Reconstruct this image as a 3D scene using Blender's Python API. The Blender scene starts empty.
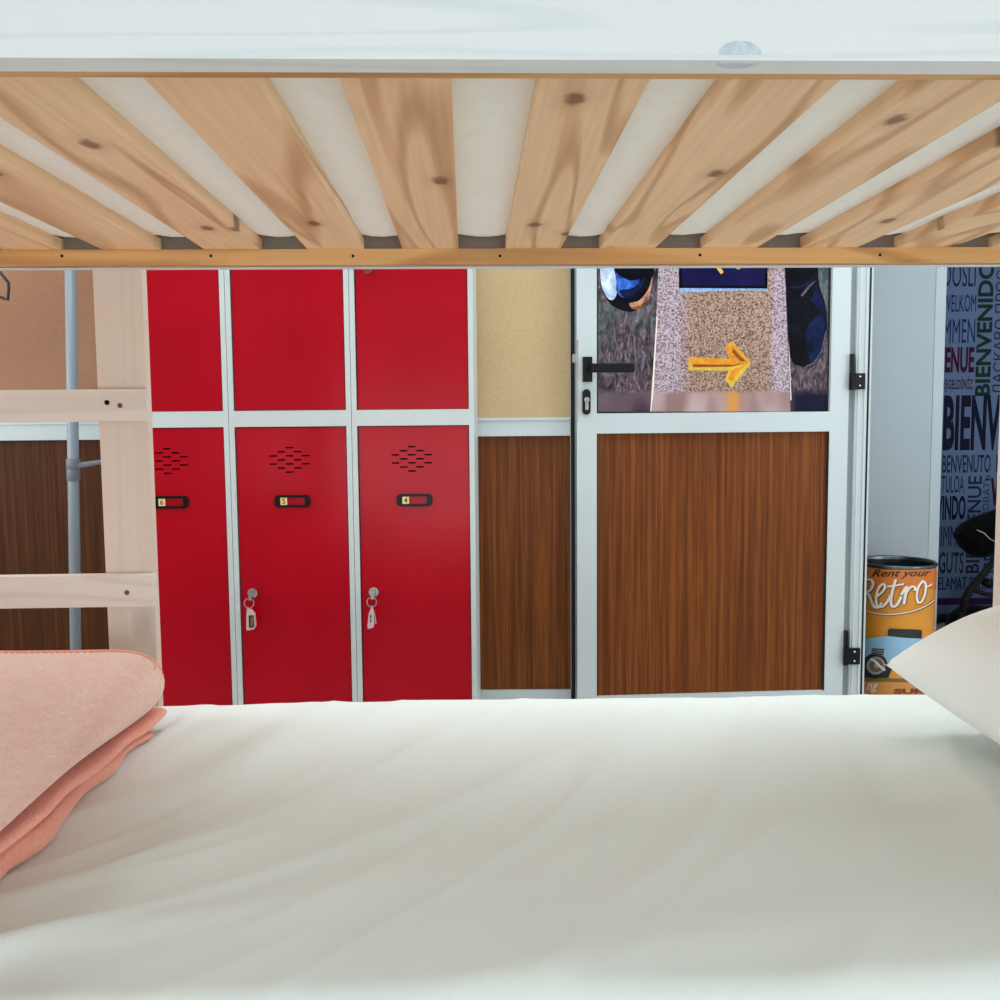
import bpy, bmesh, math, random
from mathutils import Vector, Matrix, noise
random.seed(7)
SC = bpy.context.scene
FP = []                                # flat prints whose face order is kept
COL = SC.collection
PI = math.pi
R_ = math.radians

# ------------------------------------------------------------------ camera
F, TILT, ROLL, CZ = 950.0, math.atan(80/950.0), R_(0.5), 0.86
cam_d = bpy.data.cameras.new('camera'); cam = bpy.data.objects.new('camera', cam_d); COL.objects.link(cam)
RC = Matrix.Rotation(PI/2 - TILT, 3, 'X') @ Matrix.Rotation(-ROLL, 3, 'Z')
cam.matrix_world = Matrix.Translation((0, 0, CZ)) @ RC.to_4x4()
cam_d.sensor_width = 36; cam_d.sensor_fit = 'HORIZONTAL'; cam_d.lens = 36*F/1000
cam_d.clip_start = 0.02
SC.camera = cam
CP = Vector((0, 0, CZ))
BETA = R_(1.87)                       # the bed stands slightly turned to the lockers
RB = Matrix.Rotation(-BETA, 3, 'Z')

def ray(px, py): return RC @ Vector(((px-500)/F, (500-py)/F, -1))
def hit(px, py, p0, n):
    d = ray(px, py); t = (Vector(p0)-CP).dot(n)/d.dot(n); return CP + d*t
def Y(px, py, y): return hit(px, py, (0, y, 0), Vector((0, 1, 0)))
def BY(px, py, y):
    d = RB @ ray(px, py); return CP + d*(y/d.y)
def BZ(px, py, z):
    d = RB @ ray(px, py); return CP + d*((z-CZ)/d.z)

# ------------------------------------------------------------------ materials
def lin(c):
    return tuple(((v/255)/12.92 if v/255 <= .04045 else ((v/255+.055)/1.055)**2.4) for v in c)+(1,)
class NT:
    def __init__(s, name, rgb, rough=.5, metal=0, **kw):
        s.m = bpy.data.materials.new(name); s.m.use_nodes = True
        s.t = s.m.node_tree; s.b = s.t.nodes['Principled BSDF']
        s.b.inputs['Base Color'].default_value = lin(rgb)
        s.b.inputs['Roughness'].default_value = rough; s.b.inputs['Metallic'].default_value = metal
        for k, v in kw.items(): s.b.inputs[k].default_value = v
    def n(s, kind, **kw):
        nd = s.t.nodes.new('ShaderNode'+kind)
        for k, v in kw.items():
            if k in nd.inputs: nd.inputs[k].default_value = v
            else: setattr(nd, k, v)
        return nd
    def l(s, a, b): s.t.links.new(a, b)
    def coords(s, scale=(1, 1, 1), rand=False, gen='Object'):
        tc = s.n('TexCoord'); mp = s.n('Mapping'); mp.inputs['Scale'].default_value = scale
        s.l(tc.outputs[gen], mp.inputs['Vector'])
        if rand:
            oi = s.n('ObjectInfo'); ml = s.n('VectorMath', operation='SCALE'); ml.inputs[0].default_value = (13, 37, 29)
            s.l(oi.outputs['Random'], ml.inputs['Scale']); s.l(ml.outputs[0], mp.inputs['Location'])
        return mp.outputs[0]
    def ramp(s, fac, stops):
        r = s.n('ValToRGB'); e = r.color_ramp.elements
        while len(e) < len(stops): e.new(.5)
        for i, (p, c) in enumerate(stops): e[i].position = p; e[i].color = lin(c)
        s.l(fac, r.inputs[0]); return r.outputs[0]
    def noise(s, vec, scale, detail=3, rough=.5, dist=0):
        n = s.n('TexNoise'); n.inputs['Scale'].default_value = scale; n.inputs['Detail'].default_value = detail
        n.inputs['Roughness'].default_value = rough; n.inputs['Distortion'].default_value = dist
        s.l(vec, n.inputs['Vector']); return n.outputs['Fac']
    def mix(s, fac, a, b, mode='MIX'):
        m = s.n('Mix', data_type='RGBA', blend_type=mode)
        if isinstance(fac, (int, float)): m.inputs[0].default_value = fac
        else: s.l(fac, m.inputs[0])
        for i, v in ((6, a), (7, b)):
            if isinstance(v, tuple): m.inputs[i].default_value = lin(v)
            else: s.l(v, m.inputs[i])
        return m.outputs[2]
    def col(s, out): s.l(out, s.b.inputs['Base Color']); return s
    def bump(s, fac, strength=.2, dist=.002):
        b = s.n('Bump'); b.inputs['Strength'].default_value = strength; b.inputs['Distance'].default_value = dist
        s.l(fac, b.inputs['Height']); s.l(b.outputs[0], s.b.inputs['Normal']); return s

def flat(name, rgb, rough=.5, metal=0, **kw):
    t = NT(name, rgb, rough, metal, **kw)
    f = t.noise(t.coords((1, 1, 1)), 9, 2)
    d = tuple(max(0, c*.985) for c in rgb)
    t.col(t.ramp(f, [(.3, d), (.7, rgb)])); return t.m

def pine(name, axis, light, mid, dark, knot, grain=1.0, rings=26):
    t = NT(name, mid, .5)
    long_s = [1, 1, 1]; long_s[axis] = .10
    v = t.coords(tuple(long_s), True)
    warp = t.noise(v, 5.5, 2, .5, .6)
    # growth rings: sine of a warped field
    ml = t.n('Math', operation='MULTIPLY'); ml.inputs[1].default_value = rings*grain; t.l(warp, ml.inputs[0])
    sn = t.n('Math', operation='SINE'); ml2 = t.n('Math', operation='MULTIPLY'); ml2.inputs[1].default_value = 2.2
    t.l(ml.outputs[0], ml2.inputs[0]); t.l(ml2.outputs[0], sn.inputs[0])
    base = t.ramp(sn.outputs[0], [(0, light), (.5, light), (.85, mid), (1, tuple(v*.9 for v in mid))])
    fine = [160, 160, 160]; fine[axis] = 4
    f = t.noise(t.coords(tuple(fine), True), 1, 2)
    base = t.mix(.22, base, t.ramp(f, [(.3, light), (.75, dark)]))
    big = t.noise(t.coords((1, 1, 1), True), 4, 1)
    base = t.mix(t.ramp(big, [(.45, (0, 0, 0)), (.8, (120, 120, 120))]), base, mid)
    ks = [7, 7, .5]; ks[axis] = 4
    vo = t.n('TexVoronoi'); vo.voronoi_dimensions = '2D' if axis == 1 else '3D'; vo.inputs['Scale'].default_value = 1.0; t.l(t.coords(tuple(ks), True), vo.inputs['Vector'])
    vd = t.n('Math', operation='ADD'); nz = t.n('Math', operation='MULTIPLY'); nz.inputs[1].default_value = .07
    t.l(t.noise(t.coords((1, 1, 1), True), 90, 2), nz.inputs[0]); t.l(vo.outputs['Distance'], vd.inputs[0]); t.l(nz.outputs[0], vd.inputs[1])
    k = t.ramp(vd.outputs[0], [(.075, (235, 235, 235)), (.115, (100, 100, 100)), (.22, (0, 0, 0))])
    base = t.mix(k, base, knot)
    t.col(base).bump(f, .1, .001); return t.m

M = {}
M['slat'] = pine('pine_slat', 1, (242, 206, 166), (222, 176, 130), (176, 124, 78), (112, 66, 34))
M['ledger'] = pine('pine_ledger', 0, (216, 168, 108), (196, 142, 82), (150, 96, 48), (110, 62, 28))
def whitewash(name, axis, a, b, c):
    t = NT(name, a, .5)
    s = [1, 1, 1]; s[axis] = .07
    w = t.noise(t.coords(tuple(s), True), 9, 2, .5, .5)
    ml = t.n('Math', operation='MULTIPLY'); ml.inputs[1].default_value = 60; t.l(w, ml.inputs[0])
    sn = t.n('Math', operation='SINE'); t.l(ml.outputs[0], sn.inputs[0])
    base = t.ramp(sn.outputs[0], [(0, a), (.5, a), (1, b)])
    ks = [6, 6, 6]; ks[axis] = 4
    vo = t.n('TexVoronoi'); vo.inputs['Scale'].default_value = .8; t.l(t.coords(tuple(ks), True), vo.inputs['Vector'])
    k = t.ramp(vo.outputs['Distance'], [(.04, (200, 200, 200)), (.11, (0, 0, 0))])
    t.col(t.mix(k, base, c)); t.bump(w, .06, .001); return t.m
M['rail_w'] = whitewash('whitewashed_pine_rail', 0, (222, 225, 225), (213, 218, 220), (200, 207, 212))
M['rail_dark'] = flat('dark_rail_inside', (128, 116, 106), .7)  # far rail's inner face, grey-brown and darker than its outside
M['post_w'] = whitewash('whitewashed_pine_post', 2, (210, 192, 178), (206, 188, 174), (164, 156, 148))
M['rung_w'] = whitewash('whitewashed_pine_rung', 0, (214, 202, 192), (206, 192, 182), (196, 180, 170))

def sapele(name, k=1.0):
    t = NT(name, (120, 66, 28), .45); t.b.inputs['Specular IOR Level'].default_value = .15
    f = t.noise(t.coords((84, 84, 1.6)), 1, 5, .68)
    g = t.noise(t.coords((420, 420, 9)), 1, 2, .6)
    h = t.noise(t.coords((18, 18, .5)), 1, 2)
    m = lambda c: tuple(min(255, v*k*w) for v, w in zip(c, (.81, .75, .60)))
    a = t.ramp(f, [(.36, m((92, 44, 18))), (.5, m((134, 76, 34))), (.62, m((176, 108, 54)))])
    a = t.mix(.25, a, t.ramp(g, [(.3, m((84, 42, 17))), (.7, m((164, 98, 48)))]))
    a = t.mix(.2, a, t.ramp(h, [(.3, m((98, 50, 21))), (.7, m((156, 90, 42)))]))
    t.col(a); return t.m
M['sapele'] = sapele('sapele_veneer')
M['sapele_l'] = sapele('sapele_veneer_shaded', .70)  # left panels: same veneer darkened, shading put into the colour
def board(name, a, b):
    t = NT(name, a, .75)
    f = t.noise(t.coords((1, 1, 1)), 220, 3, .7); g = t.noise(t.coords((1, 1, 1)), 3, 2)
    t.col(t.mix(.35, t.ramp(f, [(.3, b), (.7, a)]), t.ramp(g, [(.35, b), (.65, a)]))).bump(f, .1, .001); return t.m
M['board'] = board('chipboard', (204, 176, 134), (180, 151, 110))
M['board_l'] = board('brown_board_shaded', (164, 118, 90), (142, 98, 70))  # left board: the lockers' shadow is put into this darker brown
M['alu'] = flat('white_lacquered_aluminium', (192, 200, 202), .35)
M['gap_black'] = flat('gap_shade_black', (22, 26, 30), .8)  # near-black that paints the shade in the door gaps
M['grey_gap'] = flat('grey_profile', (150, 156, 162), .5)
M['black'] = flat('black_lacquer', (7, 8, 9), .35, **{'Specular IOR Level': .2})
M['black_m'] = flat('matt_black_plastic', (5, 5, 6), .6, **{'Specular IOR Level': .15})
M['steel'] = flat('brushed_steel', (196, 198, 200), .25, 1)
M['dsteel'] = flat('dull_steel', (150, 148, 146), .35, 1)
t = NT('red_enamel', (170, 3, 20), .24)
t.b.inputs['Specular IOR Level'].default_value = .15
nz = t.noise(t.coords((2, 2, 2)), 2.2, 1); t.bump(nz, .12, .01)
t.col(t.ramp(nz, [(.3, (157, 2, 22)), (.7, (167, 3, 26))])); M['red'] = t.m
M['dred'] = flat('vent_hole_dark', (14, 2, 4), .9, **{'Specular IOR Level': 0})
M['locker_w'] = flat('pale_grey_enamel', (190, 197, 196), .4)
M['cream'] = flat('number_sticker_cream', (232, 210, 140), .6)
M['ink'] = flat('black_ink', (16, 14, 12), .6)
t = NT('clear_plastic_fob', (225, 205, 208), .15); t.b.inputs['Transmission Weight'].default_value = .35; M['fob'] = t.m
M['pole'] = flat('grey_plastic_pole', (142, 150, 160), .4)
M['collar'] = flat('darker_grey_collar', (112, 117, 126), .45)
M['hanger'] = flat('dark_brown_plastic', (34, 20, 16), .4)
def fabric(name, a, b, sc=700, st=.15, rough=.9):
    t = NT(name, a, rough); t.b.inputs['Sheen Weight'].default_value = .2
    f = t.noise(t.coords((1, 1, 1)), sc, 2)
    t.col(t.ramp(f, [(.3, b), (.7, a)])); t.bump(f, st, .001); return t.m
M['sheet'] = fabric('white_cotton_sheet', (226, 233, 229), (222, 229, 224), 500, .05)
M['mattress'] = fabric('white_mattress_cover', (243, 243, 238), (239, 239, 232), 60, .1)
M['pillow'] = fabric('white_pillow_cotton', (244, 247, 244), (240, 243, 240), 500, .05)
t = NT('pink_fleece', (240, 178, 158), .95); t.b.inputs['Sheen Weight'].default_value = .6
f1 = t.noise(t.coords((1, 1, 1)), 130, 4, .65, 1.8); f2 = t.noise(t.coords((1, 1, 1)), 45, 2)
t.col(t.mix(.35, t.ramp(f1, [(.35, (242, 180, 158)), (.65, (255, 216, 198))]), t.ramp(f2, [(.3, (248, 190, 170)), (.7, (255, 212, 195))])))
t.bump(f1, .75, .005); M['fleece'] = t.m
M['hem'] = fabric('pink_hem_tape', (240, 166, 146), (228, 150, 128), 300, .2)
M['stitch'] = flat('dark_pink_thread', (196, 118, 98), .9)
M['wall'] = flat('white_plaster', (224, 228, 228), .8)
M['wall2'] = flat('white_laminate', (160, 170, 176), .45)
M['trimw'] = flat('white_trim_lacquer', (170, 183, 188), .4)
t = NT('floor_vinyl', (190, 186, 180), .4)
br = t.n('TexBrick'); br.inputs['Scale'].default_value = 2.5; br.inputs['Color1'].default_value = lin((198, 194, 188)); br.inputs['Color2'].default_value = lin((190, 186, 180))
br.inputs['Mortar'].default_value = lin((140, 138, 134)); br.inputs['Mortar Size'].default_value = .006; br.offset = 0; br.inputs['Brick Width'].default_value = 1; br.inputs['Row Height'].default_value = 1
t.l(t.coords((1, 1, 1)), br.inputs['Vector']); t.col(br.outputs['Color']); M['floor'] = t.m
M['bluewall'] = flat('blue_grey_vinyl', (74, 89, 118), .6, **{'Specular IOR Level': .15})
for nm, c in dict(navy=(7, 9, 32), blue=(14, 32, 72), green=(12, 36, 26), maroon=(46, 4, 34), brown=(38, 24, 34), teal=(18, 36, 50), violet=(26, 22, 56), band=(42, 16, 58)).items():
    M['v_'+nm] = flat('vinyl_'+nm, c, .6, **{'Specular IOR Level': .08})
M['c_orange'] = flat('can_orange_print', (222, 146, 44), .35)
M['c_dorange'] = flat('can_deep_orange', (206, 112, 34), .35)
M['c_white'] = flat('can_white_print', (232, 224, 214), .4)
M['c_blue'] = flat('can_blue_print', (142, 186, 216), .4)
M['c_black'] = flat('can_black_print', (28, 26, 26), .4)
M['c_brown'] = flat('can_brown_print', (112, 52, 28), .5)
M['c_tan'] = flat('can_tan_print', (206, 140, 66), .4)
M['c_olive'] = flat('can_olive_print', (120, 92, 50), .5)
M['c_grey'] = flat('can_grey_print', (150, 156, 160), .4)
M['rim'] = flat('tin_rim', (104, 110, 116), .3, 1)
M['can_in'] = flat('dark_tin', (74, 80, 86), .3, .9)
M['cfab'] = fabric('black_nylon', (5, 5, 6), (2, 2, 3), 300, .2, .8)
for q in ('Sheen Weight', 'Specular IOR Level'): M['cfab'].node_tree.nodes['Principled BSDF'].inputs[q].default_value = .04
# poster print
def zx_mask(t, axis, lo, hi):
    tc = t.n('TexCoord'); sp_ = t.n('SeparateXYZ'); t.l(tc.outputs['Object'], sp_.inputs[0])
    mr = t.n('MapRange', interpolation_type='SMOOTHSTEP'); mr.inputs['From Min'].default_value = lo; mr.inputs['From Max'].default_value = hi
    t.l(sp_.outputs[axis], mr.inputs['Value']); return mr.outputs[0]
def mulm(t, a, b):
    m = t.n('Math', operation='MULTIPLY'); t.l(a, m.inputs[0]); t.l(b, m.inputs[1]); return m.outputs[0]
def print_mats(zblur, xa, xb, xc, xs):
    t = NT('print_dry_grass', (90, 80, 88), .3, **{'Specular IOR Level': .1})
    f = t.noise(t.coords((38, 38, 15)), 1, 4, .62, 2.4); f2 = t.noise(t.coords((70, 70, 24)), 1, 3, .6, 1.5); g = t.noise(t.coords((9, 9, 9)), 1, 2)
    a = t.ramp(f, [(.34, (16, 12, 20)), (.47, (58, 44, 54)), (.58, (104, 86, 96)), (.70, (178, 156, 164))])
    a = t.mix(.4, a, t.ramp(f2, [(.4, (30, 24, 32)), (.7, (150, 132, 138))]))
    up = zx_mask(t, 2, zblur+.05, zblur+.30)
    gm = t.n('Math', operation='MULTIPLY'); t.l(up, gm.inputs[0]); t.l(t.ramp(g, [(.42, (0, 0, 0)), (.66, (190, 190, 190))]), gm.inputs[1])
    a = t.mix(gm.outputs[0], a, (66, 110, 104), 'MIX')
    bl_ = t.ramp(t.noise(t.coords((9, 9, 5)), 1, 1), [(.35, (62, 44, 58)), (.65, (112, 92, 102))])
    bl_ = t.mix(zx_mask(t, 0, xs-.02, xs+.03), bl_, (20, 18, 42))
    t.col(t.mix(zx_mask(t, 2, zblur-.012, zblur+.022), bl_, a)); M['p_grass'] = t.m
    t = NT('print_granite', (170, 140, 120), .3, **{'Specular IOR Level': .1})
    n = t.noise(t.coords((1, 1, 1)), 190, 3, .7); big = t.noise(t.coords((14, 14, 3)), 1, 2)
    warm = t.ramp(n, [(.36, (76, 50, 42)), (.46, (134, 104, 88)), (.60, (184, 157, 142))])
    warm = t.mix(t.ramp(big, [(.4, (0, 0, 0)), (.7, (110, 110, 110))]), warm, (128, 96, 80))
    cool = t.ramp(n, [(.36, (84, 64, 74)), (.46, (150, 130, 138)), (.60, (194, 178, 188))])
    m = mulm(t, zx_mask(t, 0, xa-.02, xa+.035), zx_mask(t, 0, xb+.015, xb-.02))
    st_ = t.mix(m, cool, warm)
    soft = t.ramp(t.noise(t.coords((14, 14, 6)), 1, 1), [(.35, (142, 112, 108)), (.65, (184, 156, 158))])
    soft = t.mix(mulm(t, zx_mask(t, 0, xc-.04, xc+.004), zx_mask(t, 0, xc+.04, xc-.004)), soft, (206, 142, 62))
    t.col(t.mix(zx_mask(t, 2, zblur-.006, zblur+.012), soft, st_)); M['p_stone'] = t.m
def print_flat(name, a, b, sc=26):
    t = NT(name, a, .3, **{'Specular IOR Level': .08})
    t.col(t.ramp(t.noise(t.coords((1, 1, 1)), sc, 3, .6, .8), [(.35, a), (.65, b)])); return t.m
M['p_navy'] = print_flat('print_navy_plaque', (16, 14, 54), (28, 22, 72), 12)
M['p_dark'] = print_flat('print_near_black', (5, 5, 9), (14, 14, 24))
M['p_dblue'] = print_flat('print_dark_blue', (8, 13, 34), (18, 30, 74))
M['p_blue'] = print_flat('print_bright_blue', (16, 34, 110), (62, 116, 214), 40)
M['p_pale'] = print_flat('print_pale_blue', (150, 170, 200), (216, 226, 238), 30)
M['p_sky'] = print_flat('print_light_blue_edge', (110, 140, 190), (160, 190, 226), 90)
M['p_yel'] = print_flat('print_yellow', (200, 160, 60), (226, 186, 72), 60)
M['p_org'] = print_flat('print_orange_yellow', (206, 124, 36), (226, 154, 52), 60)
M['p_orgd'] = print_flat('print_orange_shadow', (120, 62, 22), (160, 90, 34), 60)
M['p_skin'] = print_flat('print_copper', (150, 96, 76), (204, 152, 128), 60)
M['p_blurd'] = print_flat('print_dusty_highlight', (60, 56, 76), (110, 100, 112), 60)

# ------------------------------------------------------------------ mesh helpers
def link(name, bm, mats, parent=None, smooth=False, bevel=0, seg=2):
    me = bpy.data.meshes.new(name)
    if bevel:
        es = [e for e in bm.edges if len(e.link_faces) == 2 and e.calc_face_angle(0) > .6]
        bmesh.ops.bevel(bm, geom=es, offset=bevel, segments=seg, profile=.5, affect='EDGES')
    if not any(b is bm for b in FP): bmesh.ops.recalc_face_normals(bm, faces=bm.faces[:])
    bm.to_mesh(me); bm.free()
    for m in (mats if isinstance(mats, (list, tuple)) else [mats]): me.materials.append(m)
    if smooth:
        for p in me.polygons: p.use_smooth = True
    o = bpy.data.objects.new(name, me); COL.objects.link(o)
    if parent: o.parent = parent
    return o
def box(bm, x0, x1, y0, y1, z0, z1, mi=0):
    vs = [bm.verts.new((x, y, z)) for z in (z0, z1) for y in (y0, y1) for x in (x0, x1)]
    for q in ((0, 2, 3, 1), (4, 5, 7, 6), (0, 1, 5, 4), (2, 6, 7, 3), (0, 4, 6, 2), (1, 3, 7, 5)):
        f = bm.faces.new([vs[i] for i in q]); f.material_index = mi
    return vs
def B(*a, mi=0):
    bm = bmesh.new(); box(bm, *a, mi=mi); return bm
def tube(bm, pts, r, seg=12, closed=False, mi=0, flat_z=1.0):
    pts = [Vector(p) for p in pts]; n = len(pts); rings = []
    up = None
    for i, p in enumerate(pts):
        if closed: d = pts[(i+1) % n]-pts[i-1]
        else: d = pts[min(i+1, n-1)]-pts[max(i-1, 0)]
        d.normalize()
        if up is None:
            up = Vector((0, 0, 1)) if abs(d.z) < .9 else Vector((0, 1, 0))
        s = d.cross(up).normalized(); u2 = s.cross(d).normalized(); up = u2
        rr = r[i] if isinstance(r, (list, tuple)) else r
        rings.append([bm.verts.new(p + s*math.cos(a)*rr + u2*math.sin(a)*rr*flat_z) for a in [2*PI*k/seg for k in range(seg)]])
    for i in range(n if closed else n-1):
        a, b = rings[i], rings[(i+1) % n]
        for k in range(seg):
            f = bm.faces.new((a[k], a[(k+1) % seg], b[(k+1) % seg], b[k])); f.material_index = mi; f.smooth = True
    if not closed:
        for rg in (rings[0], rings[-1]):
            f = bm.faces.new(rg); f.material_index = mi
def lathe(bm, prof, seg=40, c=(0, 0, 0), mis=None):
    rings = [[bm.verts.new((c[0]+r*math.cos(2*PI*k/seg), c[1]+r*math.sin(2*PI*k/seg), c[2]+z)) for k in range(seg)] for r, z in prof]
    for i in range(len(rings)-1):
        for k in range(seg):
            f = bm.faces.new((rings[i][k], rings[i][(k+1) % seg], rings[i+1][(k+1) % seg], rings[i+1][k]))
            f.smooth = True
            if mis: f.material_index = mis[i]
    return rings
def crom(pts, n=8, closed=False):
    out = []; P = [Vector(p) for p in pts]; L = len(P)
    rng = range(L) if closed else range(L-1)
    for i in rng:
        p0 = P[(i-1) % L] if closed or i > 0 else P[0]
        p1 = P[i]; p2 = P[(i+1) % L]; p3 = P[(i+2) % L] if closed or i+2 < L else P[-1]
        for k in range(n):
            t = k/n
            out.append(.5*((2*p1)+(p2-p0)*t+(2*p0-5*p1+4*p2-p3)*t*t+(3*p1-p0-3*p2+p3)*t**3))
    if not closed: out.append(P[-1])
    return out
def poly(bm, pts, mi=0):
    f = bm.faces.new([bm.verts.new(p) for p in pts]); f.material_index = mi; return f
def empty(name, loc=(0, 0, 0), rz=0):
    o = bpy.data.objects.new(name, None); COL.objects.link(o); o.empty_display_size = .1
    o.location = loc; o.rotation_euler = (0, 0, rz); return o
def tag(o, label, cat, group=None, kind=None):
    o['label'] = label; o['category'] = cat
    if group: o['group'] = group
    if kind: o['kind'] = kind
    return o
def struct(o, label, cat): return tag(o, label, cat, None, 'structure')

def text_faces(s, bold=0.0, shear=0.0):
    """polygons of a line of lettering, fitted to a 0..1 box"""
    c = bpy.data.curves.new('lettering', 'FONT'); c.body = s; c.shear = shear; c.offset = bold; c.resolution_u = 3; c.fill_mode = 'BOTH'
    c.align_x = 'LEFT'
    o = bpy.data.objects.new('lettering_tmp', c); COL.objects.link(o)
    bpy.context.view_layer.update()
    dg = bpy.context.evaluated_depsgraph_get(); me = bpy.data.meshes.new_from_object(o.evaluated_get(dg))
    vs = [v.co.copy() for v in me.vertices]; fs = [list(p.vertices) for p in me.polygons]
    bpy.data.objects.remove(o); bpy.data.curves.remove(c); bpy.data.meshes.remove(me)
    x0 = min(v.x for v in vs); x1 = max(v.x for v in vs); y0 = min(v.y for v in vs); y1 = max(v.y for v in vs)
    return [((v.x-x0)/(x1-x0), (v.y-y0)/(y1-y0)) for v in vs], fs
def put_text(bm, s, fn, mi, bold=0.0, shear=0.0):
    vs, fs = text_faces(s, bold, shear)
    bv = [bm.verts.new(fn(u, v)) for u, v in vs]
    for f in fs:
        try: bm.faces.new([bv[i] for i in f]).material_index = mi
        except ValueError: pass

# ------------------------------------------------------------------ bunk bed (bed frame of reference)
FAR = 1.50
zs = BY(480, 248.5, FAR).z            # underside of the slats
zb = BY(480, 265, FAR).z              # underside of the rails
nf = BZ(500, 59.5, zb).y; nr = BZ(500, 73, zb).y; nl = BZ(500, 80, zb).y
fr_in = FAR+.013; fr_out = fr_in+.024
XL, XR = -1.16, .98                   # inner ends of the bed
bed = empty('bunk_bed', (0, 0, 0), BETA)
tag(bed, 'white-washed pine bunk bed with bare pine slats and a rung ladder', 'bunk bed')
# upper side rails
link('side_rail', B(XL-.03, XR+.03, nf, nr, zb, zb+.15), M['rail_w'], bed, bevel=.004, seg=3)
bmr = B(XL-.03, XR+.03, fr_in, fr_out, zb, zb+.15)
for f in bmr.faces:
    if f.calc_center_median().y < fr_in+1e-4: f.material_index = 1
link('side_rail', bmr, [M['rail_w'], M['rail_dark']], bed, bevel=.002)
# lower side rails
ztop = None
MZ = BY(500, 699.5, 1.47).z           # sheet level at its far side
for y0, y1 in ((nf, nr), (fr_in, fr_out)):
    link('side_rail', B(XL-.03, XR+.03, y0, y1, MZ-.20, MZ-.07), M['rail_w'], bed, bevel=.003)
# ledgers
o = link('ledger', B(XL, XR, nr, nl, zb+.001, zs), M['ledger'], bed, bevel=.0015)
o = link('ledger', B(XL, XR, FAR, fr_in, zb+.001, zs), M['ledger'], bed, bevel=.0015)
for y0, y1 in ((nr, nl), (FAR, fr_in)):
    link('ledger', B(XL, XR, y0, y1, MZ-.195, MZ-.168), M['ledger'], bed, bevel=.0015)
# slats
x0 = BZ(405, 248, zs).x; pitch = (BZ(893+5, 247, zs).x - BZ(206, 248, zs).x)/7.0
sw = BZ(461, 248, zs).x - BZ(405, 248, zs).x
n = -6
slat_src = None
for n in range(-9, 9):
    xa = x0+n*pitch
    if xa < XL+.01 or xa+sw > XR: continue
    bm = B(0, sw, nr+.002, FAR+.012, 0, .018)
    if slat_src is None:
        slat_src = link('slat', bm, M['slat'], bed, bevel=.004, seg=3); s = slat_src
    else:
        bm.free(); s = slat_src.copy(); COL.objects.link(s); s.parent = bed
    s.location = (xa + random.uniform(-.002, .002), 0, zs)
    s.rotation_euler = (0, 0, random.uniform(-.004, .004))
# lower slats (under the mattress)
for n in range(-9, 9, 1):
    xa = x0+n*pitch
    if xa < XL+.01 or xa+sw > XR: continue
    s = slat_src.copy(); COL.objects.link(s); s.parent = bed; s.location = (xa, 0, MZ-.168)
# screw heads on the far ledger
for px in (62, 211, 353, 500, 700, 880):
    p = BY(px, 256 if px < 600 else 255, FAR)
    bm = bmesh.new(); bmesh.ops.create_cone(bm, cap_ends=True, segments=12, radius1=.0022, radius2=.0022, depth=.002, matrix=Matrix.Translation((p.x, FAR, p.z)) @ Matrix.Rotation(PI/2, 4, 'X'))
    link('screw', bm, M['black_m'], bed)
# knot on the near rail face
p = BY(740, 57, nf)
bm = bmesh.new()
def ell(cx, cz, rx, rz, y, n=28): return [(cx+rx*math.cos(2*PI*k/n), y, cz+rz*math.sin(2*PI*k/n)) for k in range(n)]
poly(bm, [(a, b, max(c, zb+.0042)) for a, b, c in ell(p.x, zb+.0042, .0145, .0085, nf-.0003)])
poly(bm, [(p.x+.0145*math.cos(PI*k/14), nf+.0042+.010*math.sin(PI*k/14), zb-.0003) for k in range(15)])
poly(bm, [(p.x-.0145, nf-.0003, zb+.0042), (p.x+.0145, nf-.0003, zb+.0042), (p.x+.0145, nf+.0009, zb+.0010), (p.x-.0145, nf+.0009, zb+.0010)])
poly(bm, [(p.x-.0145, nf+.0009, zb+.0010), (p.x+.0145, nf+.0009, zb+.0010), (p.x+.0145, nf+.0042, zb-.0003), (p.x-.0145, nf+.0042, zb-.0003)])
kt = NT('pale_knot', (196, 206, 214), .5)
k1 = kt.noise(kt.coords((1, 1, 1)), 160, 3); kt.col(kt.ramp(k1, [(.3, (176, 190, 200)), (.7, (208, 216, 221))]))
# (kept within the wood finish: painted as a thin inlay)
link('knot', bm, kt.m, bed)
# ladder: posts outside the far rail, rungs across them
pxl = BY(95.6, 345, fr_out).x; pxr = BY(147.2, 405, fr_out).x - .001
rung_spec = ((389.5, 422, 145.5), (576, 609, 152.5))
pw = pxr-pxl
LX = pxl - .36
for xa, nm in ((pxl, 'ladder_post'), (LX-pw, 'ladder_post')):
    link(nm, B(xa, xa+pw, fr_out+.001, fr_out+.024, 0, zb+.62), M['post_w'], bed, bevel=.003)
zr = []
for ya, yb_, xe in rung_spec:
    a = BY(80, ya, fr_out-.024).z; b = BY(80, yb_, fr_out-.024).z; zr.append((a, b, BY(xe, (ya+yb_)/2, fr_out-.024).x))
hh = zr[0][0]-zr[0][1]
for i, (a, b, xe) in enumerate(zr):
    r = link('rung', B(LX-pw, xe, fr_out-.024, fr_out, a-hh, a), M['rung_w'], bed, bevel=.003)
    scr = ((107, 402.5, 0), (120, 405.5, 1)) if i == 0 else ((127, 592.5, 1),)
    for px, py, kind in scr:
        q = BY(px, py, fr_out-.024)
        bm = bmesh.new(); bmesh.ops.create_cone(bm, cap_ends=True, segments=14, radius1=.004, radius2=.004, depth=.0016, matrix=Matrix.Translation((q.x, fr_out-.024, q.z)) @ Matrix.Rotation(PI/2, 4, 'X'))
        link('screw', bm, M['c_brown'] if kind else M['black_m'], r)
gap = zr[0][0]-zr[1][0]
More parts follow.
